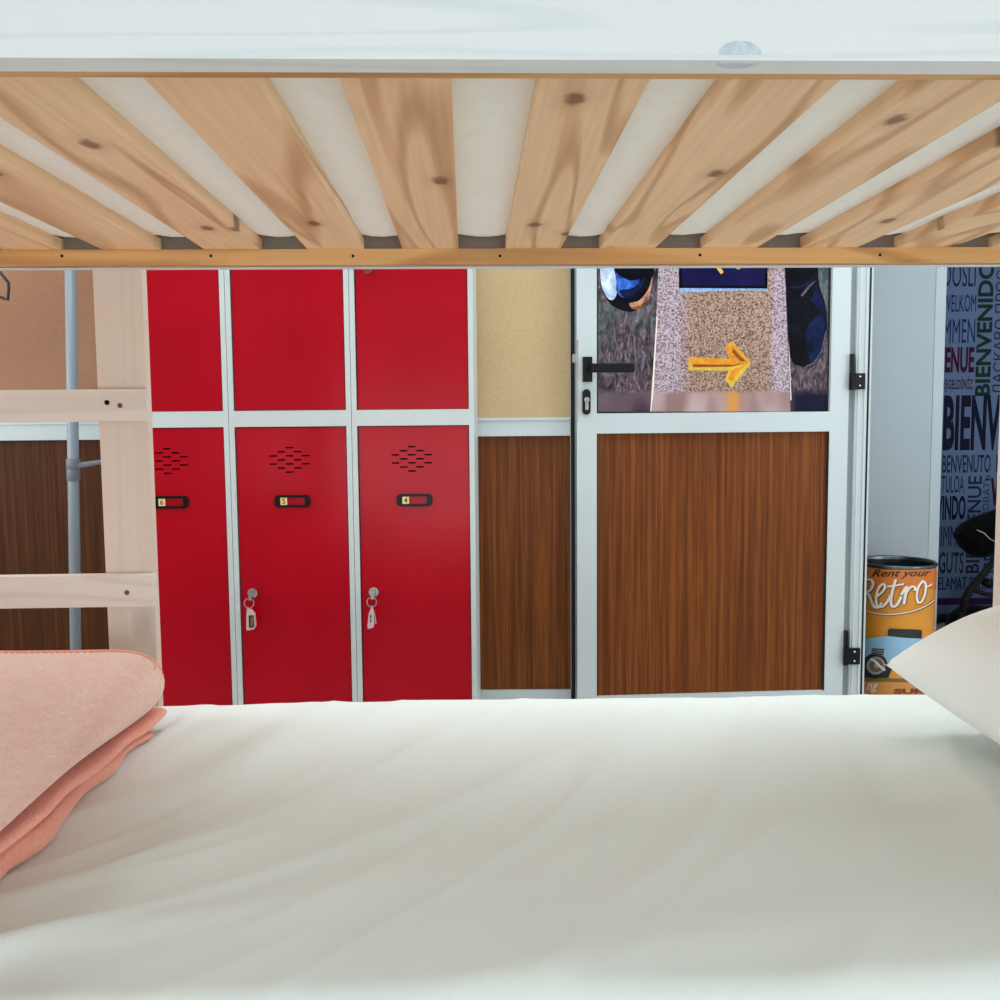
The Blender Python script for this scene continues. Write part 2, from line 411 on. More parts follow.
for zt in (zr[1][0]-gap, zr[0][0]+2*gap):
    if zt > .1: link('rung', B(LX-pw, zr[1][2], fr_out-.024 if zt > zb+.2 else fr_out+.024, fr_out if zt > zb+.2 else fr_out+.048, zt-hh, zt), M['rung_w'], bed, bevel=.003)
# corner posts
hx = BY(997.5, 470, fr_out+.024).x
link('corner_post', B(hx, hx+.09, fr_out+.001, fr_out+.024, 0, zb+.5), M['post_w'], bed, bevel=.003)
link('corner_post', B(XR+.03-.09, XR+.03, nf-.024, nf-.001, 0, zb+.5), M['post_w'], bed, bevel=.003)
for y0, y1 in ((nf-.024, nf-.001), (fr_out+.001, fr_out+.024)):
    link('corner_post', B(XL-.03, XL+.06, y0, y1, 0, zb+.5), M['post_w'], bed, bevel=.003)
for xa in (XL-.025, XR):
    for z0, z1 in ((MZ-.2, MZ+.12), (zb, zb+.3)):
        link('end_board', B(xa, xa+.025, nr, fr_in, z0, z1), M['rail_w'], bed, bevel=.002)

# upper mattress resting on the slats
bm = bmesh.new(); nx, ny = 120, 46
ya, yb_ = nr+.003, FAR-.006
zm = zs+.018
def mz(x, y):
    w = noise.noise(Vector((x*5, y*9, 3)))*.0025 + noise.noise(Vector((x*22+y*8, y*16, 1)))*.0012
    e = min(y-ya, yb_-y, x-XL-.01, XR-.01-x); r = .012
    lift = (r - math.sqrt(max(0, r*r-(r-e)**2))) if e < r else 0
    ph = (x-x0) % pitch                       # sags a little between slats
    s = 0
    if ph > sw: s = -.004*math.sin(PI*(ph-sw)/(pitch-sw))
    return zm + lift + max(s + w*(.9 if ph > sw else 0), -.010) + (.0005 if ph <= sw else 0)
g = [[bm.verts.new((XL+.01+(XR-XL-.02)*i/nx/1, ya+(yb_-ya)*j/ny, 0)) for j in range(ny+1)] for i in range(nx+1)]
for c in g:
    for v in c: v.co.z = mz(v.co.x, v.co.y)
for i in range(nx):
    for j in range(ny): bm.faces.new((g[i][j], g[i][j+1], g[i+1][j+1], g[i+1][j]))
bnd = [g[i][0] for i in range(nx+1)] + [g[nx][j] for j in range(1, ny+1)] + [g[i][ny] for i in range(nx-1, -1, -1)] + [g[0][j] for j in range(ny-1, 0, -1)]
top = [bm.verts.new((v.co.x, v.co.y, zm+.13)) for v in bnd]
for i in range(len(bnd)):
    k = (i+1) % len(bnd); bm.faces.new((bnd[i], bnd[k], top[k], top[i]))
bm.faces.new(top)
o = link('mattress', bm, M['mattress'], None, True); o.rotation_euler = (0, 0, BETA)
tag(o, 'white mattress of the top bunk seen from below between the slats', 'mattress')

# lower sheet over the mattress
bm = bmesh.new(); nx, ny = 200, 110
sy0, sy1, sx0, sx1 = nr+.006, FAR+.004, XL+.005, XR-.003
def sz(x, y):
    e = min(y-sy0, sy1-y, x-sx0, sx1-x); r = .035
    z = MZ - (r - math.sqrt(max(0, r*r-(r-max(e, 0))**2)) if e < r else 0)
    q = x*math.cos(.6)-y*math.sin(.6)*1.0; p = x*math.sin(.6)+y*math.cos(.6)
    w = noise.noise(Vector((q*7.0, p*1.6, 5)))*.0060 + noise.noise(Vector((q*16, p*3.2, 9)))*.0025
    a = noise.noise(Vector((x*1.5, y*2, 2)))
    rg = max(0, 1-abs(noise.noise(Vector((q*6+a*.8, p*1.2, 33))))*4)**2*.0048 + max(0, 1-abs(noise.noise(Vector((q*11+a, p*1.8, 47))))*4)**2*.0026
    q2 = x*math.cos(1.0)-y*math.sin(1.0); p2 = x*math.sin(1.0)+y*math.cos(1.0)
    w2 = max(0, noise.noise(Vector((q2*9+a, p2*1.3, 21))))**2*.030
    sag = -.012*math.exp(-((x-.2)/.6)**2)*math.sin(PI*min(1, max(0, (y-sy0)/(sy1-sy0))))
    sag -= .0035 + .011*min(1, max(0, (x-.1)/.6))*min(1, max(0, (y-1.0)/.4))
    k = min(1, max(0, e/.05))
    return z + (w + w2 + rg + sag)*k
g = [[bm.verts.new((sx0+(sx1-sx0)*i/nx, sy0+(sy1-sy0)*j/ny, 0)) for j in range(ny+1)] for i in range(nx+1)]
for c in g:
    for v in c: v.co.z = sz(v.co.x, v.co.y)
for i in range(nx):
    for j in range(ny): bm.faces.new((g[i][j], g[i+1][j], g[i+1][j+1], g[i][j+1]))
bnd = [g[i][0] for i in range(nx+1)] + [g[nx][j] for j in range(1, ny+1)] + [g[i][ny] for i in range(nx-1, -1, -1)] + [g[0][j] for j in range(ny-1, 0, -1)]
bot = [bm.verts.new((v.co.x, v.co.y, MZ-.148)) for v in bnd]
for i in range(len(bnd)):
    k = (i+1) % len(bnd); bm.faces.new((bnd[k], bnd[i], bot[i], bot[k]))
bm.faces.new(bot)
o = link('bed_sheet', bm, M['sheet'], None, True); o.rotation_euler = (0, 0, BETA)
tag(o, 'white creased fitted sheet covering the lower bunk mattress', 'sheet')

# pillow
def pillow_mesh(L, W, T, TB):
    bm = bmesh.new(); n = 44; sides = []
    for sgn in (1, -1):
        g = []
        for i in range(n+1):
            row = []
            for j in range(n+1):
                u = -1+2*i/n; v = -1+2*j/n
                u = math.sin(u*PI/2)*.45+u*.55; v = math.sin(v*PI/2)*.45+v*.55
                h = ((1-abs(u)**2.6)*(1-abs(v)**2.6))**.5
                xx = u*L*(1-.10*(1-v*v)**1*abs(u)**3 * 1.0); yy = v*W*(1-.07*(1-u*u)*abs(v)**3)
                w = noise.noise(Vector((xx*9, yy*9, sgn*4)))*.008*h
                row.append(bm.verts.new((xx, yy, (T*h if sgn > 0 else -TB*h)+w-.004*(u*v)**2)))
            g.append(row)
        for i in range(n):
            for j in range(n):
                q = (g[i][j], g[i+1][j], g[i+1][j+1], g[i][j+1]); bm.faces.new(q if sgn > 0 else q[::-1])
        sides.append(g)
    bmesh.ops.remove_doubles(bm, verts=bm.verts[:], dist=.0008)
    return bm
pil = link('pillow', pillow_mesh(.208, .33, .134, .082), M['pillow'], None, True)
tip = BY(889, 668, 1.36)
pil.rotation_euler = (R_(2), R_(-5), BETA+R_(2))
loc_b = Vector((tip.x+.211, 1.36-.325, MZ+.087))
pil.location = Matrix.Rotation(BETA, 3, 'Z') @ loc_b
tag(pil, 'plump white pillow lying at the right end of the lower bunk', 'pillow')

# folded pink blanket
def fold_mesh(x0, x1, y0, y1, rc, zfun_top, zfun_bot, edge, rings=26, seg=14, wob=0.0, seed=0):
    """pillow-edged slab over a rounded rectangle"""
    out = []
    def arc(cx, cy, a0):
        return [(cx+rc*math.cos(a0+PI/2*k/seg), cy+rc*math.sin(a0+PI/2*k/seg)) for k in range(seg+1)]
    def seg_pts(a, b, n):
        return [(a[0]+(b[0]-a[0])*k/n, a[1]+(b[1]-a[1])*k/n) for k in range(1, n)]
    c1 = arc(x1-rc, y1-rc, 0); c2 = arc(x0+rc, y1-rc, PI/2); c3 = arc(x0+rc, y0+rc, PI); c4 = arc(x1-rc, y0+rc, 3*PI/2)
    out = c1 + seg_pts(c1[-1], c2[0], 22) + c2 + seg_pts(c2[-1], c3[0], 22) + c3 + seg_pts(c3[-1], c4[0], 22) + c4 + seg_pts(c4[-1], c1[0], 22)
    cx, cy = (x0+x1)/2, (y0+y1)/2
    if wob:
        out = [(px + wob*noise.noise(Vector((px*6+seed, py*11, seed))), py + wob*noise.noise(Vector((px*11, py*6, seed+4)))) for px, py in out]
    bm = bmesh.new(); n = len(out)
    # ring parameter: 0 edge -> 1 centre, dense near the edge
    ds = [0] + [edge*(1-math.cos(PI/2*k/7)) for k in range(1, 8)]
    R = min(x1-x0, y1-y0)/2
    fr = [d/R for d in ds]; fr += [fr[-1] + (0.97-fr[-1])*k/rings for k in range(1, rings+1)]
    surf = []
    for side in (1, -1):
        rr = []
        for s in fr:
            d = s*R
            k = math.sqrt(max(0, 1-(1-min(d/edge, 1))**2))
            ring = []
            for (px, py) in out:
                X = cx+(px-cx)*(1-s); YY = cy+(py-cy)*(1-s)
                zt, zb_ = zfun_top(X, YY), zfun_bot(X, YY); mid = (zt+zb_)/2
                z = mid + (zt-mid)*k if side > 0 else mid-(mid-zb_)*k
                ring.append(bm.verts.new((X, YY, z)))
            rr.append(ring)
        for i in range(len(rr)-1):
            for k in range(n):
                q = (rr[i][k], rr[i][(k+1) % n], rr[i+1][(k+1) % n], rr[i+1][k]); bm.faces.new(q if side > 0 else q[::-1])
        bm.faces.new(rr[-1] if side > 0 else rr[-1][::-1])
        surf.append(rr)
    bmesh.ops.remove_doubles(bm, verts=bm.verts[:], dist=1e-5)
    return bm, out
def sm(a, b, v):
    t = min(1, max(0, (v-a)/(b-a))); return t*t*(3-2*t)
bx1, by1, bx0, by0 = -.440, 1.425, -1.08, .70
def w_(x, y, s): return noise.noise(Vector((x*4, y*4, s)))
bot0 = lambda x, y: sz(x, y)+.003
def nr_(y): return sm(1.36, .95, y)
def t_low(x, y): return MZ+.012+.011*nr_(y)+.003*w_(x, y, 2)
def b_mid(x, y): return MZ+.0145+.021*nr_(y)+.004*w_(x*1.6, y*1.6, 4)
def t_mid(x, y): return b_mid(x, y)+.012+.002*w_(x, y, 3)
def b_top(x, y): return MZ+.029+.030*nr_(y)+.003*w_(x, y, 6)
def t_top(x, y):
    d = min(bx1-x, by1-y)
    return MZ+.080 + .026*sm(.9, 1.36, y) + .012*sm(0, .18, d) - .012*sm(-.75, -.44, x)*sm(1.35, 1.0, y) + .005*w_(x*1.5, y*1.5, 7)
bm, outl = fold_mesh(bx0, bx1, by0, by1, .085, t_top, b_top, .034)
bl = link('folded_blanket', bm, M['fleece'], None, True); bl.rotation_euler = (0, 0, BETA)
tag(bl, 'folded pink fleece blanket at the left end of the lower bunk', 'blanket')
bm, _ = fold_mesh(bx0+.01, bx1-.001, by0+.01, by1-.045, .02, t_mid, b_mid, .009, wob=.010, seed=3); link('lower_fold', bm, M['hem'], bl, True)
bm, _ = fold_mesh(bx0+.02, bx1-.012, by0+.02, by1-.10, .03, t_low, bot0, .009, wob=.018, seed=8); link('lower_fold', bm, M['hem'], bl, True)
# hem seam: a narrow raised tape and stitches along the far and right upper edge
def on_top(px, py, inset):
    cx, cy = (bx0+bx1)/2, (by0+by1)/2; R = min(bx1-bx0, by1-by0)/2; s = inset/R
    X = cx+(px-cx)*(1-s); YY = cy+(py-cy)*(1-s); zt, zb_ = t_top(X, YY), b_top(X, YY); mid = (zt+zb_)/2
    k = math.sqrt(max(0, 1-(1-min(inset/.034, 1))**2)); return Vector((X, YY, mid+(zt-mid)*k))
path = outl[:15+22+8]
ins = [.001+.029*sm(0, 15, k) for k in range(len(path))]
pts = [on_top(q[0], q[1], d) for q, d in zip(path, ins)]
bm = bmesh.new(); tube(bm, pts, [.0030*max(.1, sm(0, 5, k)) for k in range(len(pts))], 8); link('hem', bm, M['hem'], bl, True)
bm = bmesh.new()
p2 = [on_top(q[0], q[1], d+.007) for q, d in zip(path, ins)]
fine = []
for i in range(len(p2)-1):
    for k in range(4): fine.append(p2[i].lerp(p2[i+1], k/4))
for i in range(0, len(fine)-1, 2): tube(bm, [fine[i], fine[i+1]], .0007, 5)
link('stitching', bm, M['stitch'], bl)

# ------------------------------------------------------------------ back partition
DW = 2.75
HT = 2.6
WXL, WXR = -2.6, 2.5
def yz(px, py, D=DW): return Y(px, py, D)
mid_t = yz(520, 417.5).z; mid_b = yz(520, 436).z
bot_t = yz(520, 690.5).z
xd = yz(572, 500).x
hinge_x = yz(846.5, 500).x
jx1 = yz(866.5, 500).x
DOOR_TOP = 2.06
bm = bmesh.new()
for (a, b, c, d) in ((WXL, xd, mid_b, mid_t), (WXL, xd, .0, bot_t), (WXL, xd, HT-.06, HT), (xd-.004, xd, 0, HT), (WXL, WXL+.05, 0, HT), (xd, jx1, DOOR_TOP, DOOR_TOP+.05), (-1.62, -1.57, 0, HT)):
    box(bm, a, b, DW, DW+.05, c, d)
# raised lip lines along the mid rail
box(bm, WXL, xd-.004, DW-.004, DW, mid_t-.008, mid_t); box(bm, WXL, xd-.004, DW-.004, DW, mid_b, mid_b+.008)
wb = link('wall_back', bm, M['alu']); struct(wb, 'white aluminium partition with chipboard above and brown veneer below', 'wall')
lx = -.62
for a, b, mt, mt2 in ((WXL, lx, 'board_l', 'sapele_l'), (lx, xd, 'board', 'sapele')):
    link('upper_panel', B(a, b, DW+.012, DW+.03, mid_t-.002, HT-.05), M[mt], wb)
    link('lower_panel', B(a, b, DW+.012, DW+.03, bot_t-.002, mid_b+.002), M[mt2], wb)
link('transom_panel', B(xd, jx1, DW+.012, DW+.03, DOOR_TOP+.05, HT), M['board'], wb)
# dark strip down the door side, painting in the shadow gap
link('dark_strip', B(yz(571, 500).x, yz(577.5, 500).x, DW-.002, DW+.05, 0, DOOR_TOP), M['gap_black'], wb)
# door frame on the hinge side
bm = bmesh.new()
ja, jb = yz(852.5, 500).x, yz(864, 500).x
box(bm, ja, jb, DW-.004, DW+.05, 0, HT)
for k in (.25, .8):
    q = ja+(jb-ja)*k; box(bm, q-.0025, q+.0025, DW-.008, DW-.004, 0, HT)
jm = link('trim_1', bm, M['alu']); struct(jm, 'white ribbed aluminium post that the panelled door hangs on', 'door frame')
link('gap', B(hinge_x-.004, ja, DW+.010, DW+.05, 0, DOOR_TOP), M['grey_gap'], jm)
link('dark_strip', B(jb, jb+.007, DW, DW+.05, 0, HT), M['gap_black'], jm)
link('lip', B(jb+.007, jb+.012, DW-.002, DW+.05, 0, HT), M['alu'], jm)

# ------------------------------------------------------------------ door (stands ajar towards the room)
DA = R_(3.6)
piv = Vector((hinge_x, DW, 0))
du = Vector((-math.cos(DA), -math.sin(DA), 0))         # from hinge to the free edge
dn = Vector((math.sin(DA), -math.cos(DA), 0))          # towards the room
def DP(px, py):
    q = hit(px, py, piv, dn) - piv; return (-q.dot(du), q.z)     # local: x from hinge (negative), z
door = empty('door_1', piv, DA)   # local x axis = -du
struct(door, 'white framed door standing ajar, poster above and brown veneer below', 'door')
ux0 = DP(577, 500)[0]; ux1 = DP(596.8, 500)[0]; ux2 = DP(828.2, 500)[0]; ux3 = 0
ztp = DP(714, 412.5)[1]; zmp = DP(714, 432.5)[1]; zbp = DP(714, 693.6)[1]
TH = .042
bm = bmesh.new()
for a, b, c, d in ((ux0, ux1, .01, 2.04), (ux2, ux3, .01, 2.04), (ux1, ux2, .01, zbp), (ux1, ux2, zmp, ztp), (ux1, ux2, 1.94, 2.04)):
    box(bm, a, b, 0, TH, c, d)
link('door_frame', bm, M['alu'], door)
bm = bmesh.new()
e = DP(577.6, 340)[1], DP(577.6, 422)[1]
box(bm, ux0+.0015, ux0+.0045, -.0006, .001, e[1], e[0]); link('latch_plate', bm, M['dsteel'], door)
ls = DP(575, 354)[1], DP(575, 362.5)[1]
link('latch', B(ux0-.011, ux0+.001, .002, .018, ls[1], ls[0]), M['dsteel'], door, bevel=.001)
link('lower_panel', B(ux1-.004, ux2+.004, .012, .03, zbp-.004, zmp+.004), M['sapele'], door)
link('glazing_bead', (lambda bm: (box(bm, ux1, ux1+.003, .003, .012, zmp, zbp), box(bm, ux2-.003, ux2, .003, .012, zmp, zbp), bm)[-1])(bmesh.new()), M['gap_black'], door)
# poster print: one flat sheet, layers of print a fraction of a millimetre apart
print_mats(DP(714, 393)[1], DP(682, 350)[0], DP(774, 350)[0], DP(734, 400)[0], DP(789, 400)[0])
bm = bmesh.new(); FP.append(bm)
pm = ['gap_black', 'p_grass', 'p_stone', 'p_blurd', 'p_navy', 'p_dark', 'p_dblue', 'p_blue', 'p_pale', 'p_sky', 'p_yel', 'p_org', 'p_orgd', 'p_skin', 'c_white']
pi_ = {k: i for i, k in enumerate(pm)}
box(bm, ux1-.002, ux2+.002, .0125, .02, ztp-.002, 1.945, pi_['gap_black'])
lay = [0]
def PR(pts, m, sm_=False, closed=True):
    lay[0] += 1; y = .0125 - .00006*lay[0] - .0003
    L = [DP(*q) for q in pts]
    if sm_: L = [(v.x, v.y) for v in crom([Vector((a, b, 0)) for a, b in L], 6, True)]
    f = poly(bm, [(a, y, b) for a, b in L], pi_[m]); f.normal_update()
    if f.normal.y > 0: f.normal_flip()
PR([(599, 130), (831.5, 130), (828.7, 411.5), (599, 411.5)], 'p_grass')
# milestone
PR([(663, 130), (786, 130), (787.5, 300), (792, 411.5), (652, 411.5), (656.5, 330), (660, 260)], 'p_stone')
PR([(657.6, 316), (658.6, 316), (654.3, 395), (652, 411.5), (651.2, 411.5)], 'c_white')
PR([(785.5, 200), (786.5, 200), (788.8, 300), (793, 400), (792, 400)], 'c_white')
# plaque with the lower tips of its yellow rays
PR([(680, 280), (769, 280), (769.5, 290), (740, 290), (700, 291.5), (679.5, 291)], 'p_sky')
PR([(680, 150), (769, 150), (769, 288), (680, 287.5)], 'p_dark')
PR([(684, 150), (766, 150), (766, 285), (683, 285)], 'p_navy')
for (a, b) in (((716, 262), (723.5, 272.5)), ((738, 256), (740, 268.5)), ((700, 220), (718, 262)), ((722, 200), (738, 256)), ((755, 220), (742, 262))):
    dx, dy = b[0]-a[0], b[1]-a[1]; l = math.hypot(dx, dy); nx_, ny_ = -dy/l*1.8, dx/l*1.8
    PR([(a[0]+nx_, a[1]+ny_), (b[0]+nx_, b[1]+ny_), (b[0]-nx_, b[1]-ny_), (a[0]-nx_, a[1]-ny_)], 'p_yel')
# yellow arrow
PR([(689.5, 357), (731, 358.5), (726, 347), (733, 341), (752.5, 363), (732.5, 387.5), (726, 379.5), (730, 370.5), (689.5, 370)], 'p_yel')
PR([(690, 357.5), (731.5, 359), (726.8, 347.5), (733, 342), (751, 362.5), (730, 366), (694, 365)], 'p_org')
PR([(694, 364), (733, 364.5), (746, 363), (733, 366.5), (694, 367)], 'p_orgd')
PR([(731, 371), (746, 365), (733, 381), (729, 379)], 'p_org')
PR([(734, 348), (747, 361), (742, 361), (733, 352)], 'p_orgd')
# left shoe
PR([(601, 240), (601, 275), (604, 291), (612, 304), (624, 310), (634, 311), (646, 303), (652, 288), (655, 265), (656, 240)], 'p_dark', True)
PR([(601, 250), (601, 275), (603.5, 289), (610, 299), (616, 297), (618, 285), (616, 268), (614, 250)], 'p_pale', True)
PR([(614, 262), (617, 280), (617, 290), (624, 297), (636, 290), (640, 280), (632, 270), (622, 262)], 'p_blue', True)
PR([(620, 290), (628, 298), (640, 291), (646, 276), (640, 282), (632, 288)], 'p_dblue', True)
PR([(630, 303), (640, 300), (649, 289), (653, 276), (652, 288), (647, 301), (636, 309)], 'p_skin', True)
PR([(632, 307), (642, 304), (649, 293), (646, 302), (638, 309)], 'p_orgd', True)
PR([(616, 270), (622, 276), (634, 280), (645, 274), (648, 266), (634, 262), (620, 264)], 'p_dark', True)
# right shoe
PR([(788, 240), (788, 300), (790, 340), (793, 360), (802, 366), (814, 366), (824, 352), (828, 330), (827, 305), (820, 280), (818, 240)], 'p_dark', True)
PR([(808, 330), (816, 318), (825, 312), (826, 330), (822, 350), (814, 362), (808, 350)], 'p_dblue', True)
PR([(812, 300), (818, 284), (826, 306), (826, 316)], 'p_dblue')
PR([(790, 286), (806, 284), (818, 272), (810, 283), (798, 288)], 'p_dblue', True)
PR([(802, 295), (810, 285), (818, 279), (812, 286), (804, 296)], 'p_blurd')
PR([(823, 350), (827, 330), (828.4, 332), (824, 352), (816, 364), (806, 368), (806, 366.5), (815, 362)], 'p_blurd')
post = link('poster', bm, [M[k] for k in pm], door)
post['label'] = 'photograph of a granite milestone with a yellow arrow between two shoes'
# handle
h0 = DP(582.5, 357); h1 = DP(591.8, 382)
hd = link('handle', B(h0[0], h1[0], -.010, 0, h1[1], h0[1]), M['black'], door, bevel=.0025)
hd['label'] = 'black lever handle'
lv = DP(588, 364.5), DP(631, 373)
zc = (lv[0][1]+lv[1][1])/2
bm = bmesh.new(); box(bm, lv[0][0], lv[1][0], -.052, -.036, lv[1][1], lv[0][1])
bmesh.ops.create_cone(bm, cap_ends=True, segments=16, radius1=.010, radius2=.010, depth=.03, matrix=Matrix.Translation((lv[0][0]+.008, -.024, zc)) @ Matrix.Rotation(PI/2, 4, 'X'))
link('lever', bm, M['black'], hd, bevel=.002)
c0 = DP(586.2, 402); rw = abs(DP(590, 402)[0]-DP(582, 402)[0])/2; hz = abs(DP(586, 389)[1]-DP(586, 414.5)[1])/2
bm = bmesh.new()
cap = [(rw*math.cos(a), (hz-rw)+rw*math.sin(a)) for a in [PI*k/10 for k in range(11)]] + [(rw*math.cos(a), -(hz-rw)+rw*math.sin(a)) for a in [PI+PI*k/10 for k in range(11)]]
fr = [bm.verts.new((c0[0]+a, -.008, c0[1]+b)) for a, b in cap]; bk = [bm.verts.new((c0[0]+a, 0, c0[1]+b)) for a, b in cap]
bm.faces.new(fr); [bm.faces.new((fr[i], fr[(i+1) % 22], bk[(i+1) % 22], bk[i])) for i in range(22)]
es = link('escutcheon', bm, M['black'], door)
bm = bmesh.new()
bmesh.ops.create_cone(bm, cap_ends=True, segments=20, radius1=.0075, radius2=.0075, depth=.01, matrix=Matrix.Translation((c0[0], -.009, c0[1]+.006)) @ Matrix.Rotation(PI/2, 4, 'X'))
box(bm, c0[0]-.0045, c0[0]+.0045, -.014, -.004, c0[1]-.022, c0[1]+.004)
link('lock_cylinder', bm, M['dsteel'], es)
# hinges
for py0, py1, ys in ((373.5, 389.5, 354), (647, 663, 630)):
    a = DP(849.5, py0)[1]; b = DP(849.5, py1)[1]; c = DP(849.5, ys)[1]
    hw = yz(864.5 if py0 < 500 else 859.5, py0).x-hinge_x
    dd = 0 if py0 < 500 else .004
    bm = bmesh.new(); box(bm, .001, hw-.004, -.018, -.010, b, a)
    box(bm, .0, .008, -.015, .0, b, c)
    bmesh.ops.create_cone(bm, cap_ends=True, segments=14, radius1=.007, radius2=.007, depth=a-b+.004, matrix=Matrix.Translation((.002, -.014, (a+b)/2)))
    hg = link('hinge', bm, M['black'], door); hg['label'] = 'black hinge'
    bm = bmesh.new()
    for zz in (a-.010, b+.010):
        bmesh.ops.create_uvsphere(bm, u_segments=10, v_segments=6, radius=.0036, matrix=Matrix.Translation((hw*.55, -.018, zz)))
    link('screws', bm, M['steel'], hg, True).name = 'screw_pair'

# ------------------------------------------------------------------ lockers
DL = 2.34
bnds = [Y(352.8, 480, DL).x, Y(230.6, 480, DL).x]
LP = bnds[0]-bnds[1]
fw = LP*5.3/122
z_mt = Y(355, 410, DL).z; z_mb = Y(355, 426, DL).z
LH, LB = 1.80, .08
def arc_rect(x0, x1, z0, z1, r, n=6):
    o = []
    for cx, cz, a0 in ((x1-r, z1-r, 0), (x0+r, z1-r, PI/2), (x0+r, z0+r, PI), (x1-r, z0+r, 1.5*PI)):
        o += [(cx+r*math.cos(a0+PI/2*k/n), cz+r*math.sin(a0+PI/2*k/n)) for k in range(n+1)]
    return o
vent_rows = ((0, (0,)), (1, (-1, 1)), (2, (-2, 0, 2)), (3, (-1, 1)), (4, (-2, 0, 2)), (5, (-1, 1)), (6, (0,)))
def make_locker(num, right, label):
    """local origin: front left bottom corner"""
    t = empty('locker', (right-LP, DL, 0)); tag(t, label, 'locker', 'red lockers in the row')
    bm = bmesh.new(); dep = .39
    e = .0006
    box(bm, e, fw, .0, dep, 0, LH); box(bm, LP-fw, LP-e, .0, dep, 0, LH)
    box(bm, fw, LP-fw, 0, dep, z_mb, z_mt); box(bm, fw, LP-fw, 0, dep, LH-.03, LH); box(bm, fw, LP-fw, 0, dep, 0, LB)
    box(bm, fw, LP-fw, dep-.004, dep, LB, LH-.03)
    link('locker_body', bm, M['locker_w'], t)
    g = .0022
    for k, (za, zt) in enumerate(((z_mt, LH-.03), (LB, z_mb))):
        bm = B(fw+g*1.5, LP-fw-g, .003, .02, za+g*.6, zt-g)
        d = link('locker_door', bm, M['red'], t, bevel=.0016)
        bm = B(fw, LP-fw, .021, .022, za, zt); link('door_gap_shade', bm, M['gap_black'], d)  # dark sheet behind the door, painting the shade in its gap
        w = LP-2*fw; cx = fw+w/2-.0045
        yf = .0026
        top = zt
        # vent slots
        px = LP/122.0
        bm = bmesh.new(); FP.append(bm)
        for r, cs in vent_rows:
            for c in cs:
                zz = top-px*(21 + r*4.05) if k else top-px*(21+r*4.05)
                xx = cx+c*8.2*px
                f = poly(bm, [(xx-3.8*px, yf, zz-.7*px), (xx+3.8*px, yf, zz-.7*px), (xx+3.8*px, yf, zz+.7*px), (xx-3.8*px, yf, zz+.7*px)])
        link('vent_slot', bm, M['dred'], d); bpy.context.view_layer.objects  # pattern of slots
        # label holder
        zh = top-px*74.5
        bm = bmesh.new()
        H, W = 6.3*px, 18*px
        cx2 = cx+2*px
        o1 = arc_rect(cx2-W, cx2+W, zh-H, zh+H, 4.5*px); o2 = arc_rect(cx2-12.5*px, cx2+12.5*px, zh-3.7*px, zh+3.7*px, .5*px)
        v1 = [bm.verts.new((a, yf-.004, b)) for a, b in o1]; v2 = [bm.verts.new((a, yf-.004, b)) for a, b in o2]
        v3 = [bm.verts.new((a, yf, b)) for a, b in o1]; v4 = [bm.verts.new((a, yf, b)) for a, b in o2]
        n = len(v1)
        for i in range(n):
            j = (i+1) % n
            bm.faces.new((v1[i], v1[j], v2[j], v2[i])); bm.faces.new((v1[i], v3[i], v3[j], v1[j])); bm.faces.new((v2[i], v2[j], v4[j], v4[i]))
        sx = cx2-12*px
        box(bm, sx, sx+6.5*px, yf-.003, yf, zh-3.6*px, zh+3.6*px, 1)
        put_text(bm, str(num), lambda u, v: (sx+1.6*px+u*3.4*px, yf-.0034, zh-2.6*px+v*5.2*px), 2, .01)
        lh = link('label_holder', bm, [M['black'], M['cream'], M['ink']], d)
        # lock
        zl = top-px*167.0 if k else za+.42
        if k:
            bm = bmesh.new(); xl = fw+13.5*px
            bmesh.ops.create_cone(bm, cap_ends=True, segments=24, radius1=5.0*px, radius2=4.3*px, depth=.008, matrix=Matrix.Translation((xl, yf-.003, zl)) @ Matrix.Rotation(-PI/2, 4, 'X'))
            box(bm, xl-.7*px, xl+.7*px, yf-.0095, yf-.006, zl-2.5*px, zl+2.5*px, 1)
            link('lock', bm, [M['steel'], M['black']], d)
            t['lockx'] = xl; t['lockz'] = zl
    return t
names = {4: 'red locker numbered 4, nearest the door, key hanging in its lock',
         5: 'red locker numbered 5, the middle one of the three red lockers',
         6: 'red locker numbered 6, partly hidden behind the white bunk ladder'}
lk = {}
for i, num in enumerate((4, 5, 6)):
    lk[num] = make_locker(num, bnds[0]+LP-i*LP, names[num])
px = LP/122.0
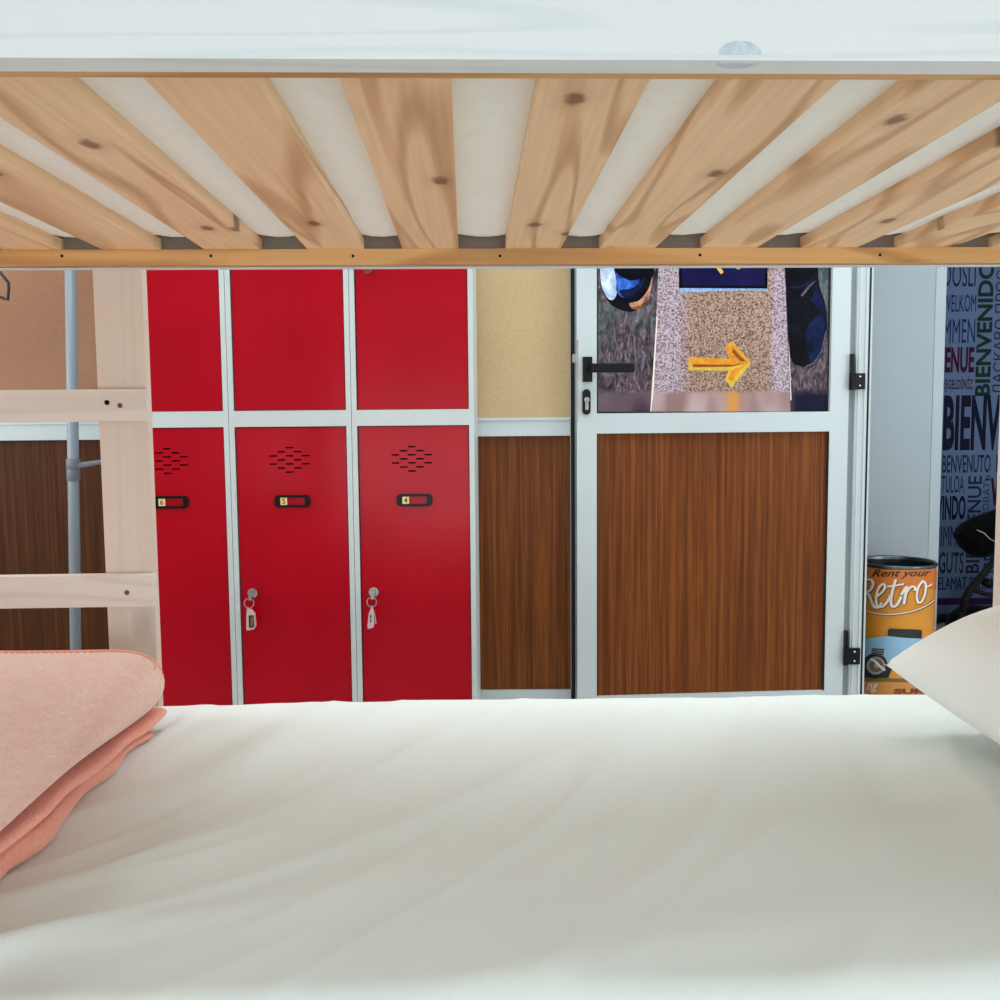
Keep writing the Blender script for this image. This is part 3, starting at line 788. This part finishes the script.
# keys hanging from the locks
def make_key(num, label, kind):
    L = lk[num]; x = L.location.x+L['lockx']; z = L['lockz']; y = DL-.012
    t = empty('key_ring', (x, y, z)); tag(t, label, 'key', 'keys left in the locker locks')
    bm = bmesh.new(); box(bm, -.004, .004, -.016, .006, -.0012-.012, -.001+.008); link('key', bm, M['steel'], t, bevel=.001)
    bm = bmesh.new(); rr = 4.8*px; c = (-1.6*px if kind == 'tag' else -1.0*px, -.012, -8.5*px)
    tube(bm, [(c[0]+rr*math.cos(2*PI*k/24), c[1]+.002*math.sin(2*PI*k/24), c[2]+rr*math.sin(2*PI*k/24)) for k in range(24)], .0011, 8, True)
    link('ring', bm, M['dsteel'], t, True)
    bm = bmesh.new()
    if kind == 'tag':
        box(bm, -4.2*px, -2.0*px, -.015, -.013, -18*px, -12*px, 1)
        o = [(-2.5, -13), (1, -14.5), (4.5, -19), (5, -31), (3, -34.5), (-4, -36), (-4.8, -34), (-4.2, -20)]
        def slab(o, y0, y1, mi):
            a = [bm.verts.new((p[0]*px, y0, p[1]*px)) for p in o]; b = [bm.verts.new((p[0]*px, y1, p[1]*px)) for p in o]
            bm.faces.new(a).material_index = mi; bm.faces.new(b[::-1]).material_index = mi
            for i in range(len(o)): bm.faces.new((a[i], b[i], b[(i+1) % len(o)], a[(i+1) % len(o)])).material_index = mi
        slab(o, -.016, -.011, 0)
        slab([(-2, -20.5), (3, -20.5), (3.6, -31), (2, -33), (-2, -33)], -.0165, -.0158, 2)
        slab([(0, -22), (2.6, -22), (3, -30), (1, -31.5), (-.2, -31)], -.017, -.0163, 3)
    else:
        def slab(o, y0, y1, mi):
            a = [bm.verts.new((p[0]*px, y0, p[1]*px)) for p in o]; b = [bm.verts.new((p[0]*px, y1, p[1]*px)) for p in o]
            bm.faces.new(a).material_index = mi; bm.faces.new(b[::-1]).material_index = mi
            for i in range(len(o)): bm.faces.new((a[i], b[i], b[(i+1) % len(o)], a[(i+1) % len(o)])).material_index = mi
        slab([(-2, -12), (.4, -12), (.8, -18), (-2.2, -18)], -.015, -.0135, 1)
        slab([(-2, -15), (.5, -14), (1.2, -30), (.4, -34), (-5.2, -35.5), (-5.6, -32), (-4, -20)], -.016, -.012, 0)
        slab([(-2.6, -21), (-1.2, -21), (-1.6, -25), (-2.8, -25)], -.0166, -.0159, 2)
        slab([(-2.8, -26), (-1.6, -26), (-2, -29), (-3, -29)], -.0166, -.0159, 2)
        slab([(.6, -16), (1.8, -18), (3.4, -30), (2.6, -31), (1.6, -28)], -.0125, -.0115, 1)
    link('key_fob', bm, [M['fob'], M['steel'], M['c_black'], M['c_olive']], t)
make_key(5, 'key with clear fob and dark insert hanging from locker 5', 'tag')
make_key(4, 'key with plain clear fob and spare key hanging from locker 4', 'plain')
# the tip of a fob from the upper door of locker 4
bm = bmesh.new(); q = Y(368, 268, DL-.012)
o_ = [(-4, 6), (4, 7), (4.5, -2), (2.5, -5), (-2.5, -6), (-4.5, -2)]
a = [bm.verts.new((q.x+p[0]*px, q.y-.002, q.z+p[1]*px)) for p in o_]; b = [bm.verts.new((q.x+p[0]*px, q.y+.002, q.z+p[1]*px)) for p in o_]
bm.faces.new(a); bm.faces.new(b[::-1]); [bm.faces.new((a[i], b[i], b[(i+1) % 6], a[(i+1) % 6])) for i in range(6)]
box(bm, q.x-.001, q.x+.001, q.y-.001, q.y+.010, q.z+.012, q.z+.02)
o = link('key_fob', bm, M['c_brown']); tag(o, 'dark key fob hanging on the red door above locker 4', 'key')

# ------------------------------------------------------------------ clothes rack at the left
DP_ = 2.46
pc = Y(72.5, 400, DP_); pr = (Y(78.0, 400, DP_).x-Y(67.0, 400, DP_).x)/2
LEAN = .033
rack = empty('clothes_rack', (pc.x-.93*LEAN, DP_, 0)); rack.rotation_euler = (0, LEAN, 0); tag(rack, 'grey tubular clothes rack standing behind the bunk ladder', 'clothes rack')
RH = 1.47; RWd = 1.0
for xo in (0, -RWd):
    bm = bmesh.new(); tube(bm, [(xo, 0, .02), (xo, 0, RH)], pr, 24); link('pole', bm, M['pole'], rack, True)
    bm = bmesh.new(); tube(bm, [(xo, -.17, .018), (xo, .17, .018)], .016, 14); link('foot', bm, M['pole'], rack, True)
bm = bmesh.new(); tube(bm, [(-RWd-.05, 0, RH), (.05, 0, RH)], .013, 16); link('top_rail', bm, M['pole'], rack, True)
z1, z2, z3 = Y(72, 459, DP_).z, Y(72, 469, DP_).z, Y(72, 480, DP_).z
bm = bmesh.new(); lathe(bm, [(pr, z1+.002), (pr*1.22, z1), (pr*1.22, z2+.001), (pr*1.12, z2), (pr*1.18, z2-.002), (pr*1.18, z3), (pr, z3-.002)], 28)
link('collar', bm, M['collar'], rack, True)
bm = bmesh.new(); a = Y(80, 465.5, DP_); b = Y(100, 461.5, DP_)
tube(bm, [(a.x-pc.x-.006, 0, a.z), (a.x-pc.x+.01, 0, a.z+.002), (b.x-pc.x, -.0, b.z), (b.x-pc.x+.035, 0, b.z+.004)], [.012, .008, .0065, .0065], 12); link('side_arm', bm, M['collar'], rack, True)
# hanger
hc = Y(-75, 285, DP_)
hg = empty('clothes_hanger', (hc.x, DP_, RH+.017)); tag(hg, 'dark brown plastic clothes hanger hanging from the grey rack', 'clothes hanger')
def hp(pxx, pyy):
    q = Y(pxx, pyy, DP_); return Vector((q.x-hc.x, 0, q.z-RH-.017))
right = [hp(-60, 232), hp(-30, 246), hp(-6, 266), hp(3, 276), hp(8.3, 283), hp(8.6, 290), hp(7.6, 300), hp(3, 298), hp(-20, 291), hp(-75, 284)]
left = [Vector((-p.x, 0, p.z)) for p in right[::-1]][1:]
bm = bmesh.new(); tube(bm, right+left, .0040, 10, True); link('hanger_frame', bm, M['hanger'], hg, True)
bm = bmesh.new(); zt = right[0].z
tube(bm, [(0, 0, zt), (0, 0, -.03)] + [(.0175*math.sin(a), 0, -.0175*math.cos(a)+.0) for a in []] + [(.019*math.cos(a), 0, .019*math.sin(a)) for a in [-PI/2+PI*1.25*k/12 for k in range(13)]], .0022, 8); link('hook', bm, M['steel'], hg, True)

# ------------------------------------------------------------------ niche at the right, lettered wall
DN, DB = 3.14, 3.36
nxr = Y(930.5, 560, DN-.02).x
tr1 = Y(938.8, 560, DN-.006).x
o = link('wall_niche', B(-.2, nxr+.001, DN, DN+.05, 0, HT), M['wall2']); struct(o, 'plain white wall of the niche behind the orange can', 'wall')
o = link('trim_2', B(nxr, tr1, DN-.002, DB+.01, 0, HT), M['trimw'], bevel=.0008); struct(o, 'pale vertical edge strip between white wall and lettered wall', 'trim')
bm = B(tr1, WXR, DB, DB+.05, 0, HT); wl = link('wall_lettered', bm, M['bluewall']); struct(wl, 'blue-grey wall covered with welcome words in many languages', 'wall')
vm = ['navy', 'blue', 'green', 'maroon', 'brown', 'teal', 'violet', 'band']
bm = bmesh.new(); FP.append(bm)
def word(s, x0, y0, x1, y1, c, bold=0.0, vert=False, layer=1):
    yy = DB-.0008*layer
    if 'M' in s and bold > 0:                 # thicken by overlapping strokes, an outline offset would tear the M
        e = bold*12; 
        for d in (-e, 0, e):
            word(s, x0+(d if not vert else 0), y0+(d if vert else 0), x1+(d if not vert else 0), y1+(d if vert else 0), c, 0.0, vert, layer+.01*(d > 0)+.02*(d < 0))
        return
    if not vert:
        a = Y(x0, y1, yy); b = Y(x1, y0, yy)
        put_text(bm, s, lambda u, v: (a.x+(b.x-a.x)*u, yy, a.z+(b.z-a.z)*v), vm.index(c), bold)
    else:                                     # reads upwards
        ym = (y0+y1)/2; xa, xb = Y(x0, ym, yy).x, Y(x1, ym, yy).x
        a = Vector((xa, 0, Y((x0+x1)/2, y1, yy).z)); b = Vector((xb, 0, Y((x0+x1)/2, y0, yy).z))
        put_text(bm, s, lambda u, v: (b.x+(a.x-b.x)*v, yy, a.z+(b.z-a.z)*u), vm.index(c), bold)
word('DOŠLI', 943, 256, 976.5, 287, 'violet', .0)
word('WELKOM', 942.5, 294.5, 976.5, 312, 'blue', .002)
word('MMEN', 943, 319, 975.5, 343, 'blue', .0)
word('VENUE', 936.5, 347, 974.7, 373, 'maroon', .035)
word('OŞGELDİNİZ', 940, 376, 973, 392, 'brown', .012)
word('BIENVENIDOS', 977, 249, 992.5, 396, 'green', .03, True)
word('ЛАСКАВО ПРОСИМО', 995, 232, 1005, 394, 'violet', .0, True)
word('BIENVENUE', 942.5, 394.5, 1054, 451, 'navy', .035)
word('BENVENUTO', 942, 454.5, 991, 473, 'teal', .012)
word('ERDE', 996, 455, 1019, 472, 'teal', .012)
word('TULOA', 941, 475.5, 964.5, 493, 'teal', .005)
word('VINDO', 936, 495.5, 966, 520, 'navy', .03)
word('BIENVENUE', 967, 476, 980.5, 573, 'violet', .012, True)
word('ПОЖАЛОВАТЬ', 982.5, 475, 989, 552, 'teal', .0, True)
word('WELCOME', 990.5, 477, 1060, 506, 'maroon', .05)
word('GRATA', 984, 520, 999, 573, 'blue', .012, True)
word('WIMME', 930, 526, 962, 547, 'violet', -.006)
word('GUTS', 938.5, 552, 964, 573.5, 'green', .012)
word('SELAMAT DATANG', 934, 576.5, 1002, 590, 'blue', .012)
ya_, yb2 = Y(965, 598, DB).z, Y(965, 604.5, DB).z
f = poly(bm, [(tr1, DB-.0008, yb2), (WXR, DB-.0008, yb2), (WXR, DB-.0008, ya_), (tr1, DB-.0008, ya_)], vm.index('band'))
# keep lettering from running across the trim's left side
geom = bm.verts[:]+bm.edges[:]+bm.faces[:]
bmesh.ops.bisect_plane(bm, geom=geom, plane_co=(tr1+.001, 0, 0), plane_no=(-1, 0, 0), clear_outer=True)
link('lettering', bm, [M['v_'+k] for k in vm], wl)

# ------------------------------------------------------------------ orange can
CD = 2.955
def azi(pxx):
    d = ray(pxx, 620); return math.atan2(d.x, d.y)
aL, aR = azi(854.5), azi(936); PHI = (aL+aR)/2; HALF = (aR-aL)/2
cc = Vector((CD*math.tan(PHI), CD, 0)); Rc = CD/math.cos(PHI)*math.sin(HALF)/1.03
zt = Y(895.5, 560.5, CD).z
can = empty('oil_can', (cc.x, CD, 0)); tag(can, 'orange printed tin can with white lettering standing in the niche', 'can')
prof = [(Rc*.9, .002), (Rc, .002), (Rc*1.02, .008), (Rc, .016)]
zA, zB2 = Y(895, 578, CD-Rc).z, Y(895, 586.5, CD-Rc).z
prof += [(Rc, zB2-.006), (Rc*1.02, zB2), (Rc, zB2+.006), (Rc, zA-.005), (Rc*1.02, zA), (Rc, zA+.005), (Rc, zt-.012)]
bm = bmesh.new(); rings = lathe(bm, prof, 56); bm.faces.new(rings[0][::-1])
body = link('can_body', bm, M['c_orange'], can, True)
bm = bmesh.new(); lathe(bm, [(Rc, zt-.013), (Rc*1.035, zt-.010), (Rc*1.04, zt-.003), (Rc*1.01, zt), (Rc*.985, zt-.004), (Rc*.98, zt-.012)], 56); link('rim', bm, M['rim'], can, True)
bm = bmesh.new(); rr = lathe(bm, [(Rc*.982, zt-.010), (Rc*.975, .02)], 56); bm.faces.new(rr[-1]); link('can_lining', bm, M['can_in'], can, True)
# print wrapped on the can
cm = ['c_white', 'c_blue', 'c_black', 'c_brown', 'c_tan', 'c_olive', 'c_grey', 'c_dorange']
bm = bmesh.new(); FP.append(bm)
def CW(zx, zy, layer):
    pxx = 860+zx/6.671; pyy = 550+zy/6.671
    s = max(-.999, min(.999, math.sin(azi(pxx)-PHI)/math.sin(HALF))); a = math.asin(s)-PHI; r = Rc*1.021+.0005*layer
    zz = Y(895.5, pyy, CD-Rc*math.cos(a)).z
    return (r*math.sin(a), -r*math.cos(a), zz)
def stroke(pts, w, m, layer=2):
    P = crom([Vector((a, b, 0)) for a, b in pts], 8); L, Rr = [], []
    for i, p in enumerate(P):
        d = (P[min(i+1, len(P)-1)]-P[max(i-1, 0)]); d.normalize(); n = Vector((-d.y, d.x, 0))
        k = w*(.75+.25*abs(d.y))/2
        L.append(bm.verts.new(CW(p.x+n.x*k, p.y+n.y*k, layer))); Rr.append(bm.verts.new(CW(p.x-n.x*k, p.y-n.y*k, layer)))
    for i in range(len(P)-1):
        f = bm.faces.new((L[i], L[i+1], Rr[i+1], Rr[i])); f.material_index = cm.index(m)
def region(pts, m, layer, step=14):
    # densified polygon fan so that it follows the curve of the can
    tb = bmesh.new(); tb.faces.new([tb.verts.new((a, b, 0)) for a, b in pts])
    for x in range(-60, 600, step):
        bmesh.ops.bisect_plane(tb, geom=tb.verts[:]+tb.edges[:]+tb.faces[:], plane_co=(x, 0, 0), plane_no=(1, 0, 0))
    bmesh.ops.triangulate(tb, faces=tb.faces[:])
    mp = {v: bm.verts.new(CW(v.co.x, v.co.y, layer)) for v in tb.verts}
    for f in tb.faces: bm.faces.new([mp[v] for v in f.verts]).material_index = cm.index(m)
    tb.free()
def el(cx, cy, rx, ry, n=24): return [(cx+rx*math.cos(2*PI*k/n), cy+ry*math.sin(2*PI*k/n)) for k in range(n)]
region([(-34, 130), (505, 130), (505, 262), (-34, 262)], 'c_dorange', 0)
for sh, m, ly, dw in ((5, 'c_brown', 1, 2), (0, 'c_white', 2, 0)):
    S = lambda L: [(a+sh, b+sh) for a, b in L]
    stroke(S([(0, 350), (20, 260), (30, 205), (70, 195), (86, 225), (68, 265), (38, 285), (62, 300), (85, 355), (105, 380), (128, 378), (145, 350)]), 19+dw, m, ly)
    stroke(S([(100, 318), (140, 285), (164, 248), (150, 225), (122, 255), (108, 320), (118, 370), (150, 376), (180, 345), (200, 300)]), 17+dw, m, ly)
    stroke(S([(232, 195), (215, 260), (204, 340), (218, 376), (245, 362), (270, 310)]), 19+dw, m, ly)
    stroke(S([(178, 243), (230, 236), (285, 226)]), 15+dw, m, ly)
    stroke(S([(268, 300), (290, 262), (304, 248), (298, 290), (287, 362)]), 19+dw, m, ly)
    stroke(S([(292, 310), (312, 265), (338, 243), (358, 252), (356, 272)]), 17+dw, m, ly)
    stroke(S([(402, 212), (378, 250), (370, 310), (382, 350), (404, 342), (424, 290), (428, 235), (408, 208), (392, 225)]), 16+dw, m, ly)
    stroke(S([(424, 240), (445, 244), (468, 228)]), 12+dw, m, ly)
    stroke(S([(-10, 385), (60, 410), (140, 426), (220, 428), (330, 412), (430, 375), (490, 335)]), 8+dw, m, ly)
put_text(bm, 'Rent your', lambda u, v: CW(76+u*385, 192-v*64, 2), cm.index('c_black'), .012, .4)
# scooter picture: seat, pale blue body with grille, wheel
region([(190, 534), (200, 523), (400, 532), (412, 540), (410, 590), (300, 592), (190, 578)], 'c_black', 2)
region([(-30, 600), (30, 590), (110, 580), (190, 572), (300, 585), (420, 592), (470, 640), (470, 780), (340, 790), (230, 770), (120, 722), (-30, 700)], 'c_blue', 3)
region([(90, 648), (172, 655), (165, 706), (85, 694)], 'c_grey', 4)
for k in range(4): region([(91-k*1.4, 652+k*11), (171-k*1.6, 659+k*11), (170-k*1.6, 665+k*11), (90-k*1.4, 658+k*11)], 'c_black', 5)
region([(-30, 700), (40, 702), (120, 724), (230, 772), (200, 850), (-30, 850)], 'c_black', 2)
region(el(112, 770, 82, 84), 'c_black', 4); region(el(118, 768, 60, 60), 'c_grey', 5); region(el(122, 768, 44, 44), 'c_olive', 6); region(el(124, 768, 18, 18), 'c_grey', 7)
stroke([(85, 722), (115, 740), (150, 775), (180, 800)], 16, 'c_white', 8)
region([(-34, 848), (505, 862), (505, 890), (-34, 878)], 'c_olive', 2)
region([(-34, 872), (505, 886), (505, 1010), (-34, 1010)], 'c_tan', 3)
put_text(bm, 'ng', lambda u, v: CW(62+u*75, 950-v*62, 5), cm.index('c_white'), .01, .35)
put_text(bm, 'SURF', lambda u, v: CW(238+u*250, 958-v*36, 5), cm.index('c_brown'), .05)
link('can_print', bm, [M[k] for k in cm], can)

# ------------------------------------------------------------------ folded stroller at the right
SD = 3.18
st = empty('stroller', (Y(985, 620, SD).x, SD, 0)); tag(st, 'folded black stroller with drooping fabric hood before the lettered wall', 'stroller')
O = Vector((st.location.x, SD, 0))
def sp(pxx, pyy, dy=0): return Y(pxx, pyy, SD+dy) - O
# hood: lofted between an upper and lower contour, bulging to both sides
up = [(953, 535), (956, 528), (961, 522), (970, 517), (982, 513), (994, 508), (1010, 502), (1030, 506), (1046, 520)]
lo = [(953.5, 536), (956, 543), (960, 550), (967, 556), (976, 558), (986, 556), (996, 551), (1020, 550), (1045, 530)]
bm = bmesh.new(); U = crom([Vector((a, b, 0)) for a, b in up], 3); Lw = crom([Vector((a, b, 0)) for a, b in lo], 3)
nseg = 16; rg = []
for i, (a, b) in enumerate(zip(U, Lw)):
    m = (a+b)/2; h = (b-a)/2; th = .055*math.sin(PI*min(1, (i+.6)/len(U)*.9+.05))**.6
    ring = []
    for k in range(nseg):
        an = 2*PI*k/nseg; q = m+h*(-math.cos(an)); v = sp(q.x+3.5, q.y)
        v.y += th*math.sin(an) + .012*noise.noise(Vector((i*.5, k*.9, 2))); ring.append(bm.verts.new(v))
    rg.append(ring)
for i in range(len(rg)-1):
    for k in range(nseg): bm.faces.new((rg[i][k], rg[i][(k+1) % nseg], rg[i+1][(k+1) % nseg], rg[i+1][k]))
bm.faces.new(rg[0]); bm.faces.new(rg[-1][::-1])
hood = link('hood', bm, M['cfab'], st, True)
bm = bmesh.new(); tube(bm, [sp(977, 530, -.095), sp(984, 533, -.10), sp(990, 539, -.105), sp(996, 542, -.10)], .0016, 6); link('piping', bm, M['c_grey'], hood, True)
wc = sp(958, 622); wr = .085
for dy in (-.11, .11):
    bm = bmesh.new(); tube(bm, [sp(1008, 543, dy), sp(997, 558, dy), sp(983, 574, dy), sp(970, 590, dy), sp(964.5, 600, dy), sp(962, 612, dy)], [.009, .010, .011, .013, .013, .012], 12); link('frame_tube', bm, M['black_m'], st, True)
    bm = bmesh.new(); tube(bm, [sp(971, 589, dy), sp(985, 594, dy), sp(1030, 600, dy)], .008, 10); link('frame_tube', bm, M['black_m'], st, True)
    for cx_ in (958, 1032):
        z0 = wr
        c = Vector((sp(cx_, 640, 0).x, dy, z0))
        bm = bmesh.new(); tube(bm, [c+Vector((wr*.82*math.cos(2*PI*k/28), 0, wr*.82*math.sin(2*PI*k/28))) for k in range(28)], wr*.18, 10, True)
        w = link('wheel', bm, M['black_m'], st, True)
        bm = bmesh.new(); bmesh.ops.create_cone(bm, cap_ends=True, segments=20, radius1=wr*.68, radius2=wr*.6, depth=.02, matrix=Matrix.Translation(c) @ Matrix.Rotation(PI/2, 4, 'X')); link('hub', bm, M['c_grey'], w)
    a = sp(962, 612, dy); bm = bmesh.new(); tube(bm, [a, Vector((a.x-.002, dy, wr))], .012, 10); link('frame_tube', bm, M['black_m'], st, True)
    a = sp(1030, 600, dy); bm = bmesh.new(); tube(bm, [a, Vector((sp(1032, 640).x, dy, wr))], .010, 10); link('frame_tube', bm, M['black_m'], st, True)
bm = bmesh.new(); tube(bm, [sp(983, 581, 0), sp(988, 583.5, 0), sp(1004, 585, 0)], [.013, .015, .013], 12); link('grip', bm, M['black_m'], st, True)
bm = bmesh.new(); tube(bm, [sp(986, 574, -.10), sp(986, 574, .10)], .008, 10); link('cross_bar', bm, M['black_m'], st, True)
bm = bmesh.new(); bmesh.ops.create_uvsphere(bm, u_segments=28, v_segments=16, radius=1)
q0, q1 = sp(949, 606), sp(1012, 668)
for v in bm.verts:
    k = 1+.10*noise.noise(v.co*2.2)
    sx_ = lambda c: math.copysign(abs(c)**.75, c)
    v.co = Vector(((q0.x+q1.x)/2+sx_(v.co.x)*(q1.x-q0.x)/2*k, sx_(v.co.y)*.10, (q0.z+q1.z)/2+sx_(v.co.z)*(q0.z-q1.z)/2*k))
link('seat_fabric', bm, M['cfab'], st, True)

# ------------------------------------------------------------------ room shell
NY = -1.7
o = link('floor', B(WXL-.1, WXR+.1, NY-.1, DB+.1, -.05, 0), M['floor']); struct(o, 'grey vinyl floor of the dormitory room', 'floor')
o = link('ceiling', B(WXL-.1, WXR+.1, NY-.1, DB+.1, HT, HT+.05), M['wall']); struct(o, 'white ceiling of the dormitory room', 'ceiling')
o = link('wall_left', B(WXL-.1, WXL, NY-.1, DB+.1, 0, HT), M['wall']); struct(o, 'white left wall of the dormitory room', 'wall')
o = link('wall_right', B(WXR, WXR+.1, NY-.1, DB+.1, 0, HT), M['wall']); struct(o, 'white right wall of the dormitory room', 'wall')
o = link('wall_front', B(WXL-.1, WXR+.1, NY-.1, NY, 0, HT), M['wall']); struct(o, 'white wall behind the viewer', 'wall')

# ------------------------------------------------------------------ light
def area(name, loc, rot, sx, sy, w, col):
    d = bpy.data.lights.new(name, 'AREA'); d.shape = 'RECTANGLE'; d.size = sx; d.size_y = sy; d.energy = w; d.color = col
    o = bpy.data.objects.new(name, d); COL.objects.link(o); o.location = loc; o.rotation_euler = rot; return o
area('ceiling_lamp_aisle', (.2, 2.05, HT-.03), (0, 0, 0), 3.2, 1.1, 48, (.90, 1, 1.05))
area('low_fill_near', (.3, NY+.03, .5), (R_(90), 0, 0), 3.4, .8, 32, (.95, 1, 1.03))  # added low fill behind the viewer, lights the slats from below; no window
area('side_fill_left', (WXL+.05, 1.45, 1.35), (0, R_(-90), 0), 1.6, 1.0, 27, (.95, 1, 1.03))  # added fill from the left end to brighten under the bunk; no window
area('side_fill_right', (WXR-.05, 1.0, 1.3), (0, R_(90), 0), 1.6, 1.6, 24, (.93, 1, 1.05))  # added fill from the right end, same purpose; no window in this wall
w = bpy.data.worlds.new('world'); SC.world = w; w.use_nodes = True
w.node_tree.nodes['Background'].inputs[0].default_value = (.8, .85, .9, 1); w.node_tree.nodes['Background'].inputs[1].default_value = .3
SC.view_settings.view_transform = 'Standard'; SC.view_settings.look = 'None'; SC.view_settings.exposure = 0.03
SC.cycles.max_bounces = 10; SC.cycles.diffuse_bounces = 8
